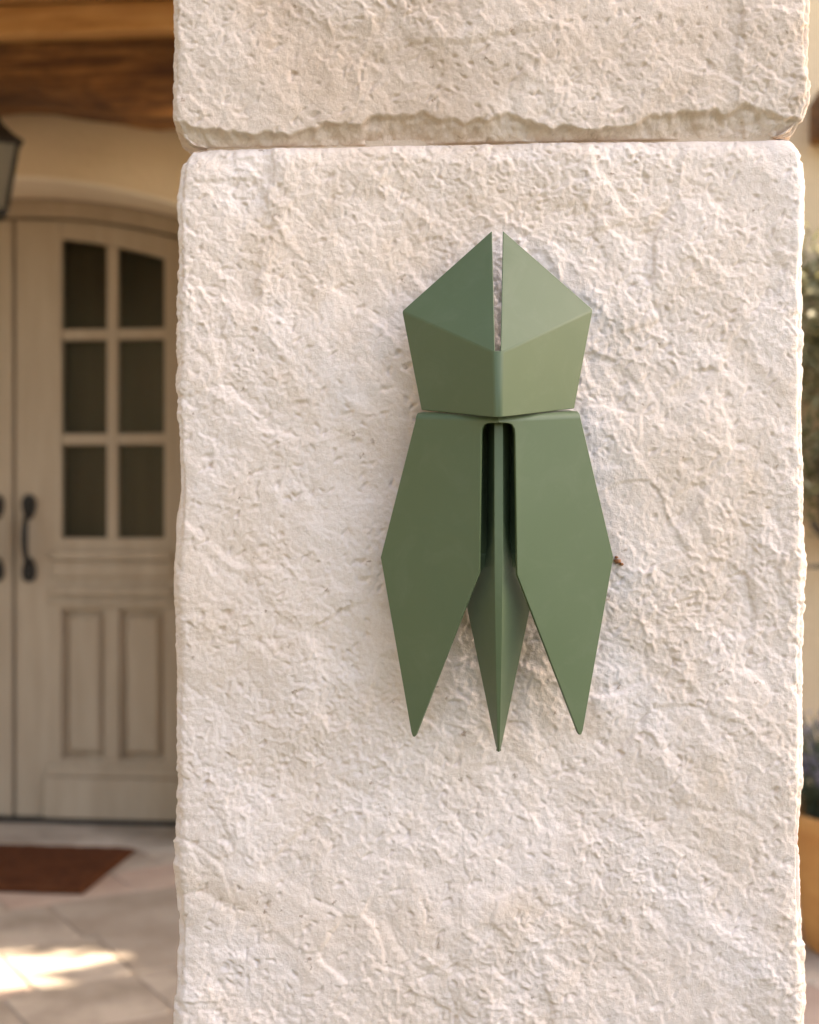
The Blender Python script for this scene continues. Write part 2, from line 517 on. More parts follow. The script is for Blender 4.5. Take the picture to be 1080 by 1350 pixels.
def stone_block(name, x0, x1, y0, y1, z0, z1, mat, seed, fine, top_round, bot_round, shear, parent, rough_bot=0.0, rough_top=0.0, zfine=None):
    rc = 0.006                              # corner rounding in plan
    step = 0.0009 if fine else 0.004
    # perimeter of the plan: right side, front (dense), left side, back (coarse)
    pts = []
    def line(ax, ay, bx, by, st, nx, ny):
        n = max(2, int(math.hypot(bx - ax, by - ay) / st))
        for k in range(n):
            t = k / n
            pts.append((ax + (bx - ax) * t, ay + (by - ay) * t, nx, ny))
    def arc(cx, cy, a0, a1, st):
        n = max(4, int(abs(a1 - a0) * rc / st))
        for k in range(n):
            a = a0 + (a1 - a0) * k / n
            pts.append((cx + rc * math.cos(a), cy + rc * math.sin(a), math.cos(a), math.sin(a)))
    P2 = math.pi / 2
    cs = 0.005
    line(x0, y1 - rc, x0, y0 + rc + 0.03, cs, -1, 0)
    line(x0, y0 + rc + 0.03, x0, y0 + rc, step, -1, 0)
    arc(x0 + rc, y0 + rc, math.pi, 1.5 * math.pi, step)
    line(x0 + rc, y0, x1 - rc, y0, step, 0, -1)
    arc(x1 - rc, y0 + rc, -P2, 0, step)
    line(x1, y0 + rc, x1, y0 + rc + 0.03, step, 1, 0)
    line(x1, y0 + rc + 0.03, x1, y1 - rc, cs, 1, 0)
    arc(x1 - rc, y1 - rc, 0, P2, 0.006)
    line(x1 - rc, y1, x0 + rc, y1, 0.012, 0, 1)
    arc(x0 + rc, y1 - rc, P2, math.pi, 0.006)
    per = np.array(pts, np.float32)
    if zfine is None:
        zs = np.linspace(z0, z1, max(8, int((z1 - z0) / step)))
    else:
        a, b = zfine
        seg = []
        if a > z0 + 1e-4: seg.append(np.arange(z0, a, 0.003))
        seg.append(np.arange(max(a, z0), min(b, z1), step))
        if b < z1 - 1e-4: seg.append(np.arange(b, z1, 0.003))
        zs = np.concatenate(seg + [np.array([z1])])
    nu, nv = len(per), len(zs)
    X = np.repeat(per[None, :, 0], nv, 0).ravel(); Y = np.repeat(per[None, :, 1], nv, 0).ravel()
    NX = np.repeat(per[None, :, 2], nv, 0).ravel(); NY = np.repeat(per[None, :, 3], nv, 0).ravel()
    Z = np.repeat(zs[:, None], nu, 1).ravel()
    p = np.stack([X, Y, Z], 1).astype(np.float32)
    d = stone_relief(p, seed)
    # broken arrises along the edges of the block
    pe = p * np.array([17, 17, 5], np.float32)
    jag = fbm(pe, 4, seed + 33, 0.6)
    jag2 = fbm(p * np.array([46, 46, 30], np.float32), 3, seed + 35)
    for zz, rr, rough, sgn in ((z0, bot_round, rough_bot, 1), (z1, top_round, rough_top, -1)):
        dist = np.maximum((Z - zz) * sgn, 0)
        hgt = rr + rough * (jag * 0.9 + 0.25) + 0.0015 * jag2
        hgt = np.maximum(hgt, 0.003)
        t = np.clip(1 - dist / hgt, 0, 1)
        if rough > 0:
            d -= (0.0030 * np.clip(t / 0.15, 0, 1) + t * 0.0075) + (0.0022 * jag2 + 0.0016 * fbm(p * 130, 3, seed + 36)) * np.clip(t * 5, 0, 1)
        else:
            d -= rr * 0.55 * (1 - np.sqrt(np.clip(1 - t * t, 0, 1))) + 0.0012 * np.clip(jag2 + 0.3, 0, 1) * np.clip(t * 2, 0, 1)
    corner = np.clip(2.2 * np.abs(NX * NY), 0, 1)
    cj = fbm(np.stack([X * 3, Y * 3, Z * 14], 1), 5, seed + 37, 0.65)
    d -= corner * 0.003 * np.clip(cj + 0.1, 0, 1)
    # arrises knocked off irregularly: the face turns away over the last centimetre
    edge = np.maximum(np.minimum(np.abs(X - x0), np.abs(x1 - X)), np.abs(Y - y0))
    wid = 0.006 + 0.012 * np.clip(cj + 0.35, 0, 1)
    d -= 0.0022 * np.clip(1 - edge / wid, 0, 1) ** 2
    # the corners of the block are rounded off in elevation too
    half = (x1 - x0) / 2; xm = (x0 + x1) / 2
    tz = np.clip(1 - np.minimum(Z - z0, z1 - Z) / (0.024 + 0.006 * cj), 0, 1)
    ins = 0.008 * (1 - np.sqrt(np.clip(1 - tz * tz, 0, 1)))
    XS = X - np.sign(X - xm) * ins * np.clip((np.abs(X - xm) - (half - 0.05)) / 0.05, 0, 1)
    V = np.stack([XS + NX * d, Y + NY * d, Z + shear * (X - PXC)], 1)
    cen_b = np.array([[(x0 + x1) / 2, (y0 + y1) / 2, z0]]); cen_t = np.array([[(x0 + x1) / 2, (y0 + y1) / 2, z1]])
    V = np.concatenate([V, cen_b, cen_t]).astype(np.float32)
    iu = np.arange(nu); ju = (iu + 1) % nu
    a = (np.arange(nv - 1)[:, None] * nu)
    quads = np.stack([a + iu, a + ju, a + nu + ju, a + nu + iu], -1).reshape(-1, 4)
    nb = nu * nv
    tris_b = np.stack([np.full(nu, nb), ju, iu], 1)
    tris_t = np.stack([np.full(nu, nb + 1), (nv - 1) * nu + iu, (nv - 1) * nu + ju], 1)
    loops = np.concatenate([quads.ravel(), tris_b.ravel(), tris_t.ravel()]).astype(np.int32)
    tot = np.concatenate([np.full(len(quads), 4), np.full(2 * nu, 3)]).astype(np.int32)
    start = np.concatenate([[0], np.cumsum(tot)[:-1]]).astype(np.int32)
    me = bpy.data.meshes.new(name)
    me.vertices.add(len(V)); me.vertices.foreach_set('co', V.ravel())
    me.loops.add(len(loops)); me.loops.foreach_set('vertex_index', loops)
    me.polygons.add(len(tot)); me.polygons.foreach_set('loop_start', start)
    me.polygons.foreach_set('use_smooth', np.ones(len(tot), bool))
    me.update(calc_edges=True); me.validate()
    return link(name, me, mat, parent)

pillar = empty('stone_pillar', (0, 0, 0))
tag(pillar, 'pale cream rough-hewn limestone pillar carrying the green cicada ornament', 'pillar')
SH = 0.018
stone_block('stone_block', PX0, PX1, WALL, WALL + PD, 0.655, JOINT - 0.001, M['stone_low'], 11, True, 0.013, 0.012, SH, pillar, zfine=(0.72, 2))
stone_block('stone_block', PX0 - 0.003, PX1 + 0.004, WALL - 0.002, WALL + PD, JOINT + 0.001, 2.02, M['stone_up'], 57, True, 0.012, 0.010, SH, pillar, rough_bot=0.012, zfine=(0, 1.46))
stone_block('stone_block', PX0 - 0.004, PX1 + 0.003, WALL - 0.004, WALL + PD, 0.0, 0.653, M['stone_low'], 23, False, 0.012, 0.01, 0, pillar)
stone_block('stone_block', PX0, PX1, WALL, WALL + PD, 2.025, 2.315, M['stone_low'], 31, False, 0.012, 0.01, 0, pillar)
mj = MB()
for zc, sh in ((JOINT, SH), (0.654, 0), (2.022, 0)):
    e = 0.019
    xa, xb = PX0 + e, PX1 - e
    mj.add([(xa, WALL + 0.0102, zc - 0.004 + sh * (xa - PXC)), (xb, WALL + 0.0102, zc - 0.004 + sh * (xb - PXC)), (xb, WALL + PD - e, zc - 0.004 + sh * (xb - PXC)), (xa, WALL + PD - e, zc - 0.004 + sh * (xa - PXC)),
            (xa, WALL + 0.0102, zc + 0.004 + sh * (xa - PXC)), (xb, WALL + 0.0102, zc + 0.004 + sh * (xb - PXC)), (xb, WALL + PD - e, zc + 0.004 + sh * (xb - PXC)), (xa, WALL + PD - e, zc + 0.004 + sh * (xa - PXC))],
           [(0, 3, 2, 1), (4, 5, 6, 7), (0, 1, 5, 4), (1, 2, 6, 5), (2, 3, 7, 6), (3, 0, 4, 7)])
mj.build('mortar_joint', M['mortar'], pillar)

# ------------------------------------------------------------------ the green cicada
def P(px, py, depth, lift=0.012):
    d = WALL - depth - lift
    return Vector(((px - 540) / FPX * d, d, CAM_H + (675 - py) / FPX * d))

cic = empty('cicada_ornament', P(655, 660, 0.0))
tag(cic, 'sage green folded metal cicada fixed to the stone pillar', 'wall ornament')

def sheet(name, verts, faces, thick, bev, folds=(), foldw=0.0012, parent=None):
    """a folded sheet of real thickness: verts in world space, faces seen from the front"""
    me = bpy.data.meshes.new(name)
    bm = bmesh.new()
    vs = [bm.verts.new(v) for v in verts]
    for f in faces: bm.faces.new([vs[i] for i in f])
    bm.normal_update()
    bmesh.ops.recalc_face_normals(bm, faces=bm.faces)
    up = sum(f.normal.y * f.calc_area() for f in bm.faces)
    if up > 0: bmesh.ops.reverse_faces(bm, faces=bm.faces)
    if folds:
        es = []
        bm.edges.ensure_lookup_table()
        for a, b in folds:
            e = bm.edges.get((vs[a], vs[b]))
            if e: es.append(e)
        bmesh.ops.bevel(bm, geom=es, offset=foldw, segments=4, profile=0.5, affect='EDGES')
    bm.to_mesh(me); bm.free()
    inv = parent.matrix_world.inverted() if parent else Matrix()
    me.transform(inv)
    o = link(name, me, M['sage'], parent)
    s = o.modifiers.new('thickness', 'SOLIDIFY'); s.thickness = thick; s.offset = -1; s.use_even_offset = False
    b = o.modifiers.new('soft_edges', 'BEVEL'); b.width = bev; b.segments = 3; b.limit_method = 'ANGLE'; b.angle_limit = R(50); b.harden_normals = True
    wnm = o.modifiers.new('flat_faces', 'WEIGHTED_NORMAL'); wnm.mode = 'FACE_AREA'; wnm.weight = 100; wnm.keep_sharp = True
    smooth_by_angle(me, 40)
    return o
bpy.context.view_layer.update()

# head: one sheet, split above the ridge, folded along the ridge and down the spine
hv = [P(648.5, 304, .010), P(530, 410, .014), P(649.8, 464, .056), P(652, 550, .052), P(555.5, 540.5, .0169),
      P(663.5, 304, .010), P(782, 408, .014), P(663, 464, .056), P(661.5, 550, .052), P(757.5, 538.5, .0165)]
sheet('head', hv, [(0, 1, 2), (1, 4, 3, 2), (5, 7, 6), (6, 7, 8, 9), (2, 3, 8, 7)], .0011, .0008,
      folds=((1, 2), (6, 7), (2, 3), (7, 8)), foldw=.0013, parent=cic)

def wing(side):
    """side -1 left, +1 right: a flat blade whose top edge is rolled back to the stone"""
    cx = 657.0
    if side < 0:
        outl = [(548, 554), (502, 735), (542.3, 965), (544.3, 971), (546.6, 971.6), (549, 968), (632, 754), (634.5, 572), (635.5, 565), (638.5, 560), (643, 557.8), (cx - 0.6, 557.2)]
    else:
        outl = [(766, 552), (809, 735), (768.8, 963), (766.8, 968.4), (764.4, 969), (762, 965), (682, 757), (679.5, 572), (678.5, 565), (675.5, 560), (671, 557.8), (cx + 0.6, 557.2)]
    def dep(x, y):
        return .0455 - .030 * abs(x - cx) / 152.0 - .006 * max(0, (y - 560)) / 410.0
    # true plane through three corners; the outline is where the sight lines meet it
    A, B, C = (P(x, y, dep(x, y)) for x, y in (outl[0], outl[1], outl[6]))
    pn = (B - A).cross(C - A); eye = Vector((0, 0, CAM_H))
    vs = []
    for x, y in outl:
        ray = P(x, y, 0) - eye
        vs.append(eye + ray * ((A - eye).dot(pn) / ray.dot(pn)))
    n = len(vs)
    faces = [tuple(range(n))]
    # rolled top: arcs back over the line from the outer corner (0) to the centre (n-1)
    a, b = vs[0], vs[n - 1]
    nrm = (vs[1] - vs[0]).cross(vs[6] - vs[0]).normalized()
    if nrm.y > 0: nrm = -nrm
    along = (b - a).normalized()
    upv = along.cross(nrm); upv = upv if upv.z > 0 else -upv
    rr = 0.0050
    prev = (0, n - 1)
    for k in range(1, 9):
        t = k / 8 * R(84)
        offv = upv * (rr * math.sin(t)) - nrm * (rr * (1 - math.cos(t)))
        i = len(vs); vs += [a + offv, b + offv]
        faces.append((prev[0], prev[1], i + 1, i)); prev = (i, i + 1)
    back = (-nrm * math.sin(R(84)) + upv * math.cos(R(84)))
    for q in (0, 1):
        p0 = vs[prev[q]]
        vs.append(p0 + back * (0.010 if q == 0 else 0.034))
    faces.append((prev[0], prev[1], len(vs) - 1, len(vs) - 2))
    return sheet('wing', vs, faces, .0024, .0008, parent=cic)
w = wing(-1); w['label'] = 'left wing blade'
w = wing(1); w['label'] = 'right wing blade'

# body: ridge down the middle, flanks falling back, pointed tip
rows = [(554, 5.5, .036, 28, .031), (640, 5.5, .037, 29, .030), (690, 5.4, .0375, 29, .028), (712, 5.4, .0375, 30, .0235), (730, 5.3, .0375, 31.5, .0185), (748, 5.2, .0373, 33.5, .0145), (770, 5.0, .0368, 36.5, .0115), (800, 4.6, .036, 42.0, .0105), (860, 3.8, .031, 29.5, .0115), (920, 2.8, .0255, 17, .012), (962, 1.9, .0215, 8.3, .012), (983, 1.2, .0185, 3.9, .0125), (991, 0.7, .0155, 1.4, .013)]
bv = []; bf = []; folds = []
CXB = 657.5
for k, (y, hwid, dr, hx, de) in enumerate(rows):
    mid = (hwid + hx) / 2; dm = dr * 0.52 + de * 0.48
    if y < 800:
        tt = min(1, max(0, (y - 680) / 115.0)); tt = tt * tt * (3 - 2 * tt)
        mid = hwid + (hx - hwid) * (0.42 + 0.08 * tt); dm = 0.009 * (1 - tt) + dm * tt
    bv += [P(CXB - hx, y, de), P(CXB - mid, y, dm), P(CXB - hwid, y, dr), P(CXB + hwid, y, dr), P(CXB + mid, y, dm), P(CXB + hx, y, de)]
    if k:
        o0, o1 = (k - 1) * 6, k * 6
        for c in range(5): bf.append((o0 + c, o1 + c, o1 + c + 1, o0 + c + 1))
body = sheet('body', bv, bf, .0022, .0007, parent=cic)
smooth_by_angle(body.data, 100)
# the plate behind that holds everything to the stone
bp = MB().box(-0.010, 0.010, 0.001, 0.018, -0.045, 0.085)
o = bp.build('mounting_plate', M['steel'], cic, bevel=0.001)

# rust-brown fleck in the stone beside the right wing
fl = MB()
rr = random.Random(3)
for (cx, cy, s) in ((815, 740, 4.6), (820, 744, 2.6), (813, 735, 2.2)):
    ring = [P(cx + s * math.cos(a) * rr.uniform(.7, 1.2), cy + s * 0.75 * math.sin(a) * rr.uniform(.7, 1.2), 0.0012, 0) for a in [2 * math.pi * k / 9 for k in range(9)]]
    fl.add(ring + [P(cx, cy, 0.0024, 0)] + [v + Vector((0, .006, 0)) for v in ring], [(k, (k + 1) % 9, 9) for k in range(9)] + [(k, 10 + k, 10 + (k + 1) % 9, (k + 1) % 9) for k in range(9)])
fo = fl.build('rust_fleck', M['rust'], pillar, smooth=60)

# ------------------------------------------------------------------ house with the arched double door
HROT = R(-6)
HM = Matrix.Translation((-1.408, 4.45, 0)) @ Matrix.Rotation(HROT, 4, 'Z')
house = empty('house', mat=HM)
tag(house, 'plastered house front with an arched doorway behind the porch', 'house')
RA = 2.2
def arch(x, z0=2.18, r=RA): return z0 - (r - math.sqrt(r * r - x * x))
OW, WT, TOP = 0.70, 0.46, 2.95
wm = MB()
wm.box(-3.2, -OW, 0, WT, -0.02, TOP)
wm.box(OW, 3.0, 0, WT, -0.02, TOP)
n = 24
xs = [-OW + 2 * OW * k / n for k in range(n + 1)]
wm.prism_y([(x, arch(x)) for x in xs] + [(OW, TOP), (-OW, TOP)], 0, WT)
wm.build('wall', M['plaster'], house)
# lining of the arch: slim stone band, its colour raised for light bounced off the floor
am = MB()
am.prism_y([(x, arch(x) - 0.012) for x in xs] + [(x, arch(x) - 0.001) for x in reversed(xs)], 0.004, 0.285)
am.build('arch_soffit', M['reveal'], house)
for s in (-1, 1):
    MB().box(min(s * OW, s * (OW - 0.012)), max(s * OW, s * (OW - 0.012)), 0.004, 0.285, 0.003, arch(OW) - 0.013).build('jamb', M['reveal'], house)
MB().box(-OW, OW, -0.03, 0.40, -0.03, 0.006).build('doorstep', PAVE[1], house, bevel=0.004)
MB().box(-OW + 0.02, OW - 0.02, 0.270, 0.37, 0.007, 0.020).build('threshold', M['iron'], house, bevel=0.003)
fr = MB()
fr.prism_y([(x, arch(x) - 0.075) for x in xs if abs(x) < OW - 0.03] + [(x, arch(x) - 0.014) for x in reversed(xs) if abs(x) < OW - 0.03], 0.285, 0.37)
for s in (-1, 1):
    xa, xb = sorted((s * (OW - 0.013), s * (OW - 0.045)))
    fr.box(xa, xb, 0.288, 0.37, 0.02, arch(OW) - 0.02)
fr.build('door_frame', M['door'], house, bevel=0.004)
MB().box(-1.6, 1.6, 2.6, 2.64, -0.02, 2.6).box(-1.6, 1.6, WT + .02, 2.6, -0.04, -0.02).box(-1.6, 1.6, WT + .02, 2.6, 2.6, 2.64).box(-1.64, -1.6, WT + .02, 2.64, -0.02, 2.6).box(1.6, 1.64, WT + .02, 2.64, -0.02, 2.6).build('interior_room', M['interior'], house)
MB().box(-.62, .62, 0.40, 0.403, 0.03, 2.06).build('pane_tone_sheet', M['pane_tone_sheet'], house)  # added brown sheet that sets the tone of the dim panes

def door_leaf(s):
    """s = +1 right leaf, -1 left leaf, in house space; x measured from the meeting line"""
    DY = 0.300
    def X(a, b): return (a, b) if s > 0 else (-b, -a)
    def zt(x): return arch(x) - 0.082
    L0, L1, A0, A1, B0, B1 = 0.006, 0.652, 0.169, 0.330, 0.369, 0.536
    G0, G1, G2, G3 = 0.99, 1.332, 1.695, 2.03
    def gt(x): return arch(x, 2.035, 1.75)
    mb = MB()
    a, b = X(L0, A0)
    mb.prism_y([(a, .022), (b, .022), (b, zt(b)), (a, zt(a))], DY, DY + .05)
    a, b = X(B1, L1)
    mb.prism_y([(a, .022), (b, .022), (b, zt(b)), (a, zt(a))], DY, DY + .05)
    a, b = X(A0, B1)
    xx = [a + (b - a) * k / 10 for k in range(11)]
    mb.prism_y([(x, gt(x)) for x in xx] + [(x, zt(x)) for x in reversed(xx)], DY + .001, DY + .049)
    mb.box(a, b, DY + .001, DY + .049, .742, G0)
    mb.box(a, b, DY + .001, DY + .049, .022, .225)
    mx = (A1 + B0) / 2
    c, d = X(mx - .026, mx + .026)
    mb.box(c, d, DY + .0015, DY + .048, .225, .742)
    leaf = mb.build('door_leaf', M['door'], house, bevel=.004)
    if s < 0: leaf['label'] = 'left leaf of the double door'
    else: leaf['label'] = 'right leaf of the double door'
    # muntins
    c, d = X(A1, B0)
    MB().prism_y([(c, G0), (d, G0), (d, gt(d)), (c, gt(c))], DY + .006, DY + .044).build('muntin', M['door'], leaf, bevel=.005)
    for z in (G1, G2):
        for e in ((A0, A1), (B0, B1)):
            c, d = X(*e)
            MB().box(c, d, DY + .007, DY + .043, z - .019, z + .019).build('muntin', M['door'], leaf, bevel=.005)
    for e in ((A0, A1), (B0, B1)):
        c, d = X(*e)
        for z0, z1 in ((G0, G1 - .019), (G1 + .019, G2 - .019)):
            MB().box(c, d, DY + .022, DY + .027, z0, z1).build('glass_pane', M['glass'], leaf)
        x3 = [c + (d - c) * k / 6 for k in range(7)]
        MB().prism_y([(c, G2 + .019), (d, G2 + .019)] + [(x, gt(x)) for x in reversed(x3)], DY + .022, DY + .027).build('glass_pane', M['glass'], leaf)
    # two tall raised panels below the lock rail
    for e in ((A0, mx - .026), (mx + .026, B1)):
        c, d = X(*e)
        vs = []
        for ins, y in ((0, DY + .030), (.012, DY + .030), (.030, DY + .012), (.034, DY + .012)):
            vs += [(c + ins, y, .225 + ins), (d - ins, y, .225 + ins), (d - ins, y, .742 - ins), (c + ins, y, .742 - ins)]
        fs = [(12, 13, 14, 15)]
        for l in range(3):
            fs += [(l * 4 + k, l * 4 + (k + 1) % 4, l * 4 + 4 + (k + 1) % 4, l * 4 + 4 + k) for k in range(4)]
        pm = MB(); pm.add(vs, fs); pm.build('panel', M['door'], leaf)
    # mouldings over the lock rail
    c, d = X(A0 - .035, B1 + .03)
    for z0, z1, pr in ((.915, .945, .016), (.855, .905, .010), (.792, .822, .018), (.758, .778, .010)):
        MB().box(c, d, DY - pr, DY - .0005, z0, z1).build('moulding', M['door'], leaf, bevel=.005, seg=3)
    c, d = X(.115, L1 - .01)
    MB().box(c, d, DY - .022, DY - .0005, .022, .165).prism_y([(c, .166), (d, .166), (d - .012, .205), (c + .012, .205)], DY - .014, DY - .0006).build('kick_board', M['door'], leaf, bevel=.006, seg=3)
    # wrought-iron pull: bowed grip between two leaf-shaped ends
    hx = s * .058
    hm = MB()
    hm.tube([(hx, DY - .012, 1.085), (hx, DY - .040, 1.055), (hx, DY - .050, 1.02), (hx, DY - .052, .99), (hx, DY - .050, .96), (hx, DY - .040, .925), (hx, DY - .012, .895)],
            [.008, .010, .012, .0135, .012, .010, .008], 10)
    for zc, up in ((1.098, 1), (.880, -1)):
        out = []
        for k in range(14):
            t = 2 * math.pi * k / 14
            out.append((hx + .024 * math.sin(t) * (1 - .25 * math.cos(t) * up), zc + .044 * -math.cos(t)))
        hm.prism_y(out, DY - .014, DY - .0005)
        hm.lathe([(0, -.014), (.009, -.010), (.013, 0), (.009, .010), (0, .014)], (hx, DY - .018, zc + up * .012), 10)
    hm.build('handle', M['iron'], leaf, smooth=50)
    return leaf
door_leaf(1); door_leaf(-1)

# end of a roof timber coming out of the wall, just past the pillar
MB().box(2.645, 2.86, -0.16, 0.02, 2.20, 2.33).build('rafter_end', M['beam'], house, bevel=.012)

# unseen garden wall from the house corner, made low to let the sun pass
gw = MB().box(3.005, 7.5, 0.05, 0.40, -0.05, 1.85).box(3.004, 7.5, 0.02, 0.43, 1.851, 1.90).build('garden_wall', M['plaster'])
gw.matrix_world = HM
tag(gw, 'unseen plastered garden wall, kept low to let the sun reach the porch', 'wall')

# ------------------------------------------------------------------ porch roof: hewn beams and boards
roof = empty('porch_roof', mat=HM)
tag(roof, 'timber porch roof with hewn beams and golden boards above the door', 'porch roof')
RX0, RX1 = -3.1, 1.86
def hewn_beam(name, x0, x1, y0, y1, z0, z1, seed, sag=None):
    nx = 90; prof = []
    r = 0.03
    for (cy, cz, a0) in ((y0 + r, z0 + r, 180), (y1 - r, z0 + r, 270), (y1 - r, z1 - r, 0), (y0 + r, z1 - r, 90)):
        for k in range(5):
            a = R(a0 + 90 * k / 4)
            prof.append((cy + r * math.cos(a), cz + r * math.sin(a)))
    # add points along the long sides
    pr = []
    for i, (a, b) in enumerate(prof):
        c, d = prof[(i + 1) % len(prof)]
        m = max(1, int(math.hypot(c - a, d - b) / 0.03))
        for k in range(m): pr.append((a + (c - a) * k / m, b + (d - b) * k / m))
    n = len(pr)
    V = np.array([(x0 + (x1 - x0) * i / nx, y, z) for i in range(nx + 1) for y, z in pr], np.float32)
    cy, cz = (y0 + y1) / 2, (z0 + z1) / 2
    dirv = V[:, 1:] - np.array([cy, cz]); dirv /= np.linalg.norm(dirv, axis=1, keepdims=True)
    dn = 0.014 * fbm(V * np.array([2.2, 6, 6]), 4, seed) + 0.004 * fbm(V * np.array([14, 30, 30]), 2, seed + 4)
    V[:, 1:] += dirv * dn[:, None]
    if sag is not None:
        low = np.clip((cz + 0.02 - V[:, 2]) / (z1 - z0) * 2, 0, 1)
        V[:, 2] += low * np.array([sag(x) for x in V[:, 0]])
    fs = [(i * n + k, i * n + (k + 1) % n, (i + 1) * n + (k + 1) % n, (i + 1) * n + k) for i in range(nx) for k in range(n)]
    fs += [tuple(range(n - 1, -1, -1)), tuple(range(nx * n, (nx + 1) * n))]
    me = bpy.data.meshes.new(name); me.from_pydata(V.tolist(), [], fs)
    bm = bmesh.new(); bm.from_mesh(me); bmesh.ops.recalc_face_normals(bm, faces=bm.faces); bm.to_mesh(me); bm.free()
    return link(name, me, M['beam'], roof, 50)
hewn_beam('beam', RX0, RX1, -0.36, -0.12, 2.322, 2.530, 5, sag=lambda x: -0.055 * max(0, min(1, (x - 0.30) / 0.35)))
MB().box(RX0, RX1, -0.47, -0.40, 2.462, 2.545).build('fascia_board', M['plank'], roof, bevel=.006)
# beam along the eaves, on the pillar (world aligned with the house)
hewn_beam('beam', RX0, RX1, -3.56, -3.30, 2.320, 2.530, 9)
y = 0.0; k = 0
while y > -3.62:
    wd = (0.30, 0.12, 0.19, 0.22, 0.17)[k % 5] if k < 5 else random.choice((0.17, 0.2, 0.22))
    mt = M['plank'] if k in (1, 2) or (k > 3 and random.random() < .5) else M['plank_dark']
    zo = random.uniform(0, .006)
    MB().box(RX0, RX1, y - wd + .006, y - .003, 2.550 + zo, 2.574).build('board', mt, roof, bevel=.004)
    y -= wd; k += 1
MB().box(RX0 - .05, RX1 + .05, y - .02, -0.005, 2.576, 2.62).build('roof_covering', M['tile'], roof)

# ------------------------------------------------------------------ hanging lantern
LP = Vector((-1.245, 4.0, 0))
lan = empty('hanging_lantern', (LP.x - 0.002, LP.y, 1.945))
tag(lan, 'black iron lantern with milky panes hanging before the arched door', 'lantern')
lan.rotation_euler = (0, 0, R(24)); lan.scale = (0.87, 0.87, 0.87)
def ring(r, z, n=4): return [(r * math.cos(2 * math.pi * k / n + math.pi / 4), r * math.sin(2 * math.pi * k / n + math.pi / 4), z) for k in range(n)]
q2 = math.sqrt(2)
def loft(rings, close=True):
    m = MB(); n = len(rings[0]); vs = []; fs = []
    for r_ in rings: vs += r_
    for l in range(len(rings) - 1):
        fs += [(l * n + k, l * n + (k + 1) % n, (l + 1) * n + (k + 1) % n, (l + 1) * n + k) for k in range(n)]
    if close: fs += [tuple(range(n - 1, -1, -1)), tuple(range((len(rings) - 1) * n, len(rings) * n))]
    m.add(vs, fs); return m
loft([ring(.112 * q2, .232), ring(.116 * q2, .240), ring(.085 * q2, .268), ring(.055 * q2, .305), ring(.040 * q2, .345), ring(.022 * q2, .352)]).build('lantern_roof', M['iron'], lan)
loft([ring(.062 * q2, .0), ring(.070 * q2, .006), ring(.070 * q2, .018), ring(.060 * q2, .020)]).build('lantern_base', M['iron'], lan)
for k in range(4):
    a = ring(.066 * q2, .02)[k]; b = ring(.098 * q2, .232)[k]
    MB().tube([a, b], .0075, 6).build('corner_post', M['iron'], lan)
    a2 = ring(.063 * q2, .021)[k]; b2 = ring(.095 * q2, .231)[k]; c2 = ring(.095 * q2, .231)[(k + 1) % 4]; d2 = ring(.063 * q2, .021)[(k + 1) % 4]
    mid = (Vector(a2) + Vector(c2)) / 2; nn = Vector((mid.x, mid.y, 0)).normalized() * .003
    pm = MB(); pv = [Vector(v) for v in (a2, d2, c2, b2)]
    pm.add(pv + [v - nn for v in pv], [(0, 1, 2, 3), (7, 6, 5, 4), (0, 4, 5, 1), (1, 5, 6, 2), (2, 6, 7, 3), (3, 7, 4, 0)])
    pm.build('pane', M['milk'], lan)
MB().lathe([(0, .35), (.018, .352), (.012, .372), (.020, .385), (.010, .40), (0, .402)], (0, 0, 0), 12).build('finial', M['iron'], lan, smooth=50)
MB().tube([(0, 0, .40), (0, 0, .68)], .005, 6).build('hanging_rod', M['iron'], lan)
MB().lathe([(0, .02), (.014, .02), (.014, .11), (.006, .118), (0, .12)], (0, 0, 0), 12).build('candle', M['reveal'], lan, smooth=50)

# ------------------------------------------------------------------ doormat
def doormat():
    # lies before the door, its corner inside the photograph at its right end
    mb = MB()
    V = []; F = []
    nx, ny = 60, 32
    def pos(u, v): return (-0.46 + 1.01 * u, -0.55 + 0.495 * v)
    rs = np.random.default_rng(4)
    for j in range(ny + 1):
        for i in range(nx + 1):
            x, yy = pos(i / nx, j / ny)
            edge = i in (0, nx) or j in (0, ny)
            V.append((x, yy, 0.006 if edge else 0.017 + rs.uniform(-.0015, .0015)))
    for j in range(ny):
        for i in range(nx):
            a = j * (nx + 1) + i; F.append((a, a + 1, a + nx + 2, a + nx + 1))
    me = bpy.data.meshes.new('doormat'); me.from_pydata(V, [], F)
    o = link('doormat', me, M['mat'])
    s = o.modifiers.new('thickness', 'SOLIDIFY'); s.thickness = .004; s.offset = -1
    o.matrix_world = HM
    tag(o, 'dark red-brown coir doormat lying before the arched door', 'doormat')
doormat()

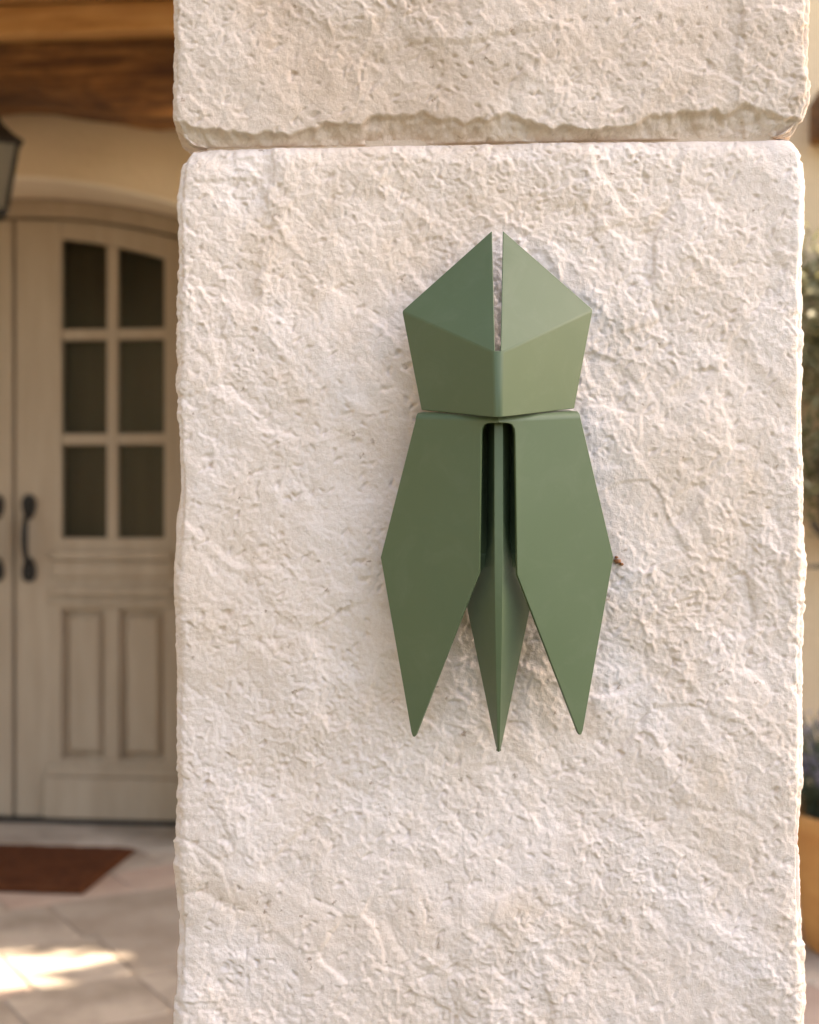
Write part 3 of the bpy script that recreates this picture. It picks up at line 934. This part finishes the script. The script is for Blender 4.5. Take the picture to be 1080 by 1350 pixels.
# ------------------------------------------------------------------ plants
def leaves(name, centres, normals_rand, size, ratio, mat, parent, tone, seed=1, tilt_dir=None):
    rs = np.random.default_rng(seed)
    n = len(centres)
    d = rs.normal(size=(n, 3))
    if tilt_dir is not None: d = d * 0.5 + np.array(tilt_dir)
    d /= np.linalg.norm(d, axis=1, keepdims=True)
    e = rs.normal(size=(n, 3)); e -= d * (e * d).sum(1, keepdims=True); e /= np.linalg.norm(e, axis=1, keepdims=True)
    nn = np.cross(d, e)
    L = (size * rs.uniform(.65, 1.3, n))[:, None]; W = L * ratio
    c = np.asarray(centres)
    v = np.stack([c - d * L * .5, c + e * W * .5 + nn * W * .12, c + d * L * .5, c - e * W * .5 + nn * W * .12], 1).reshape(-1, 3)
    f = np.arange(n * 4).reshape(n, 4)
    me = bpy.data.meshes.new(name); me.from_pydata(v.tolist(), [], f.tolist())
    at = me.attributes.new('tone', 'FLOAT', 'FACE')
    at.data.foreach_set('value', np.clip(np.asarray(tone), 0, 1).astype(np.float32))
    return link(name, me, mat, parent)

# terracotta pot and its lavender, past the pillar's right edge
PP = Vector((1.136, 3.38, 0.0))
pot = empty('flower_pot', (PP.x, PP.y, 0.003))
tag(pot, 'ochre terracotta flower pot on the paving right of the pillar', 'flower pot')
MB().lathe([(0, 0), (.146, 0), (.152, .006), (.168, .12), (.182, .25), (.186, .285), (.198, .290), (.203, .305), (.203, .332), (.196, .340), (.184, .338), (.178, .30), (.170, .27)], (0, 0, 0), 64).build('pot_body', M['pot'], pot, smooth=40)
MB().lathe([(.178, .296), (.09, .305), (0, .310)], (0, 0, 0), 32).build('soil', M['soil'], pot, smooth=60)
lav = empty('lavender_plant', (PP.x, PP.y, 0.31))
tag(lav, 'bushy lavender with pale purple flowers growing in the ochre pot', 'plant')
rs = np.random.default_rng(12)
st = MB(); lc = []; fc = []
for k in range(150):
    a = rs.uniform(0, 2 * math.pi); r0 = .12 * math.sqrt(rs.uniform()); lean = rs.uniform(.05, .19)
    hgt = rs.uniform(.13, .27)
    b = np.array([r0 * math.cos(a), r0 * math.sin(a), 0.0]); t = b + np.array([math.cos(a) * lean, math.sin(a) * lean, hgt])
    m_ = b * .5 + t * .5 + np.array([0, 0, .03])
    st.tube([b, m_, t], .0018, 4, cap=False)
    for q in range(16):
        u = rs.uniform(0, .8); lc.append(b * (1 - u) + t * u + np.array([0, 0, .06 * u * (1 - u)]) + rs.normal(size=3) * .012)
    for q in range(14):
        u = rs.uniform(.82, 1.05); fc.append(b * (1 - u) + t * u + rs.normal(size=3) * .004)
st.build('stems', M['lav_leaf'], lav)
leaves('leaves', lc, None, .045, .16, M['lav_leaf'], lav, rs.uniform(0, 1, len(lc)), 3, (0, 0, 1))
leaves('flowers', fc, None, .013, .6, M['lav_flower'], lav, rs.uniform(0, 1, len(fc)), 4)

# shrub trained against the house wall behind the pot
shr = empty('wall_shrub', (1.62, 4.02, 0.0))
tag(shr, 'olive green shrub trained on the house wall right of the pillar', 'shrub')
sm = MB()
def bez(p0, p1, p2, p3, n=14):
    out = []
    for k in range(n + 1):
        t = k / n; out.append((1 - t) ** 3 * Vector(p0) + 3 * t * (1 - t) ** 2 * Vector(p1) + 3 * t * t * (1 - t) * Vector(p2) + t ** 3 * Vector(p3))
    return out
sm.tube(bez((0, 0, 0), (.05, 0, .4), (-.2, -.05, .75), (-.45, -.05, 1.05)), [.022 - .0008 * k for k in range(15)], 8)
sm.tube(bez((0, 0, .25), (.1, -.02, .6), (.05, -.05, .9), (.1, -.05, 1.5)), [.018 - .0007 * k for k in range(15)], 8)
sm.tube(bez((-.3, -.05, .9), (-.5, -.08, 1.0), (-.45, -.08, 1.3), (-.3, -.05, 1.7)), [.012 - .0005 * k for k in range(15)], 8)
sm.tube(bez((-.1, -.04, .8), (-.25, -.08, .98), (-.4, -.08, .9), (-.6, -.05, .93)), [.011 - .0005 * k for k in range(15)], 8)
sm.build('stem', M['bark'], shr, smooth=60)
rs = np.random.default_rng(21)
cl = []
for k in range(230):
    cl.append((rs.uniform(-.72, .55), rs.uniform(-.12, .06), rs.uniform(1.06, 1.86)))
cl = np.array(cl); cl = cl[(np.abs(cl[:, 0] + .08) / .68) ** 2 + ((cl[:, 2] - 1.46) / .44) ** 2 < 1.1]
cc = np.repeat(cl, 46, 0) + rs.normal(size=(len(cl) * 46, 3)) * np.array([.055, .035, .05])
tone = np.repeat(rs.uniform(.1, .8, len(cl)), 46) + rs.normal(size=len(cc)) * .15
leaves('foliage', cc, None, .05, .35, M['olive_leaf'], shr, tone, 5)

# unseen tree, added to shade the porch; crown cut for one sun patch
def in_patch(x, y):
    e = lambda cx, cy, rx, ry: ((x - cx) / rx) ** 2 + ((y - cy) / ry) ** 2 < 1
    return e(-1.10, 3.30, .36, .20) | e(-0.83, 3.33, .19, .12) | e(-0.93, 3.19, .17, .14) | e(-1.45, 3.28, .26, .19)

def added_shade_tree(loc, centre, rad, nclump, per, seed, label, gap=False, leaf=.13, name='added_shade_tree'):
    root = empty(name, loc)
    tag(root, label, 'tree')
    c = Vector(centre) - Vector(loc)
    rs = np.random.default_rng(seed)
    mb = MB()
    top = c - Vector((0, 0, rad[2] * .55))
    mb.tube(bez((0, 0, -.05), (.08, .05, top.z * .4), (-.1, .02, top.z * .7), top), [.17 - .006 * k for k in range(15)], 10)
    for k in range(9):
        a = 2 * math.pi * k / 9 + rs.uniform(-.3, .3)
        e = c + Vector((math.cos(a) * rad[0] * .7, math.sin(a) * rad[1] * .7, rs.uniform(-.3, .6) * rad[2]))
        path = bez(top - Vector((0, 0, .3)), top + Vector((0, 0, .3)), (top + e) / 2 + Vector((0, 0, .25)), e)
        if gap and any(in_patch(v.x + loc[0] - SUN_DIR.x * (v.z + loc[2]) / SUN_DIR.z, v.y + loc[1] - SUN_DIR.y * (v.z + loc[2]) / SUN_DIR.z) for v in path): continue
        mb.tube(path, [.075 - .0042 * q for q in range(15)], 7)
    mb.build('trunk', M['bark'], root, smooth=60)
    u = rs.normal(size=(nclump, 3)); u /= np.linalg.norm(u, axis=1, keepdims=True)
    u *= (rs.uniform(size=(nclump, 1)) ** .42)
    cl = u * np.array(rad) + np.array(c)
    cc = np.repeat(cl, per, 0) + rs.normal(size=(nclump * per, 3)) * .17
    if gap:
        w = cc + np.array(loc)
        t = w[:, 2] / SUN_DIR.z
        cc = cc[~in_patch(w[:, 0] - SUN_DIR.x * t, w[:, 1] - SUN_DIR.y * t)]
    tone = rs.uniform(0, 1, len(cc))
    leaves('crown', cc, None, leaf, .5, M['tree_leaf'], root, tone, seed + 1)
    return root
added_shade_tree((5.0, 5.3, -.06), (4.9, 4.75, 4.0), (2.3, 2.2, 2.1), 420, 34, 77, 'unseen leafy tree added to shade the porch, crown cut for one sun patch', gap=True, leaf=.17)

# leaf screens added out of view to cut light from the sides and behind
def added_hedge(name, x0, x1, y0, y1, h, label, seed):
    root = empty(name, ((x0 + x1) / 2, (y0 + y1) / 2, -.06))
    tag(root, label, 'added_hedge', 'added light-cutting hedges')
    hx, hy = (x1 - x0) / 2, (y1 - y0) / 2
    MB().box(-hx + .12, hx - .12, -hy + .12, hy - .12, 0, h - .12).build('branches', M['bark'], root)
    rs = np.random.default_rng(seed)
    n = int(260 * (hx * hy * 4 + (hx + hy) * 4 * h))
    c = rs.uniform(-1, 1, size=(n, 3)) * np.array([hx, hy, h / 2]) + np.array([0, 0, h / 2])
    k = rs.integers(0, 5, n); j = rs.normal(size=n) * .07
    c[k == 0, 0] = hx + j[k == 0]; c[k == 1, 0] = -hx + j[k == 1]; c[k == 2, 1] = hy + j[k == 2]; c[k == 3, 1] = -hy + j[k == 3]; c[k == 4, 2] = h + j[k == 4]
    leaves('foliage', c, None, .12, .5, M['tree_leaf'], root, rs.uniform(0, 1, n), seed + 1)
added_hedge('added_hedge', -4.0, -3.2, -5.0, 0.6, 3.6, 'unseen tall clipped leaf screen added to cut light from the left', 91)
added_hedge('added_hedge', 3.9, 4.6, -5.0, 2.4, 1.3, 'unseen clipped leaf screen added to cut low sky light from the right', 93)
added_hedge('added_hedge', -6.0, 6.0, -9.0, -8.0, 2.0, 'unseen clipped leaf screen added behind the viewer to darken the door glass', 95)

added_shade_tree((6.6, 2.3, -.06), (6.4, 2.35, 6.2), (1.5, 1.5, 1.7), 200, 34, 83, 'unseen tall slim tree added on the right to shade the pillar', leaf=.17)  # added out of view to keep the sun off the pillar
added_shade_tree((-5.2, -1.5, -.06), (-5.2, -1.5, 5.6), (2.4, 2.6, 2.6), 260, 30, 85, 'unseen round leafy tree added to block sky light from the left', leaf=.2)  # this one and the next added to block sky light from the left
added_shade_tree((-4.6, -5.5, -.06), (-4.6, -5.5, 5.4), (2.4, 2.4, 2.6), 260, 30, 87, 'unseen round leafy tree added to block sky light from behind left', leaf=.2)
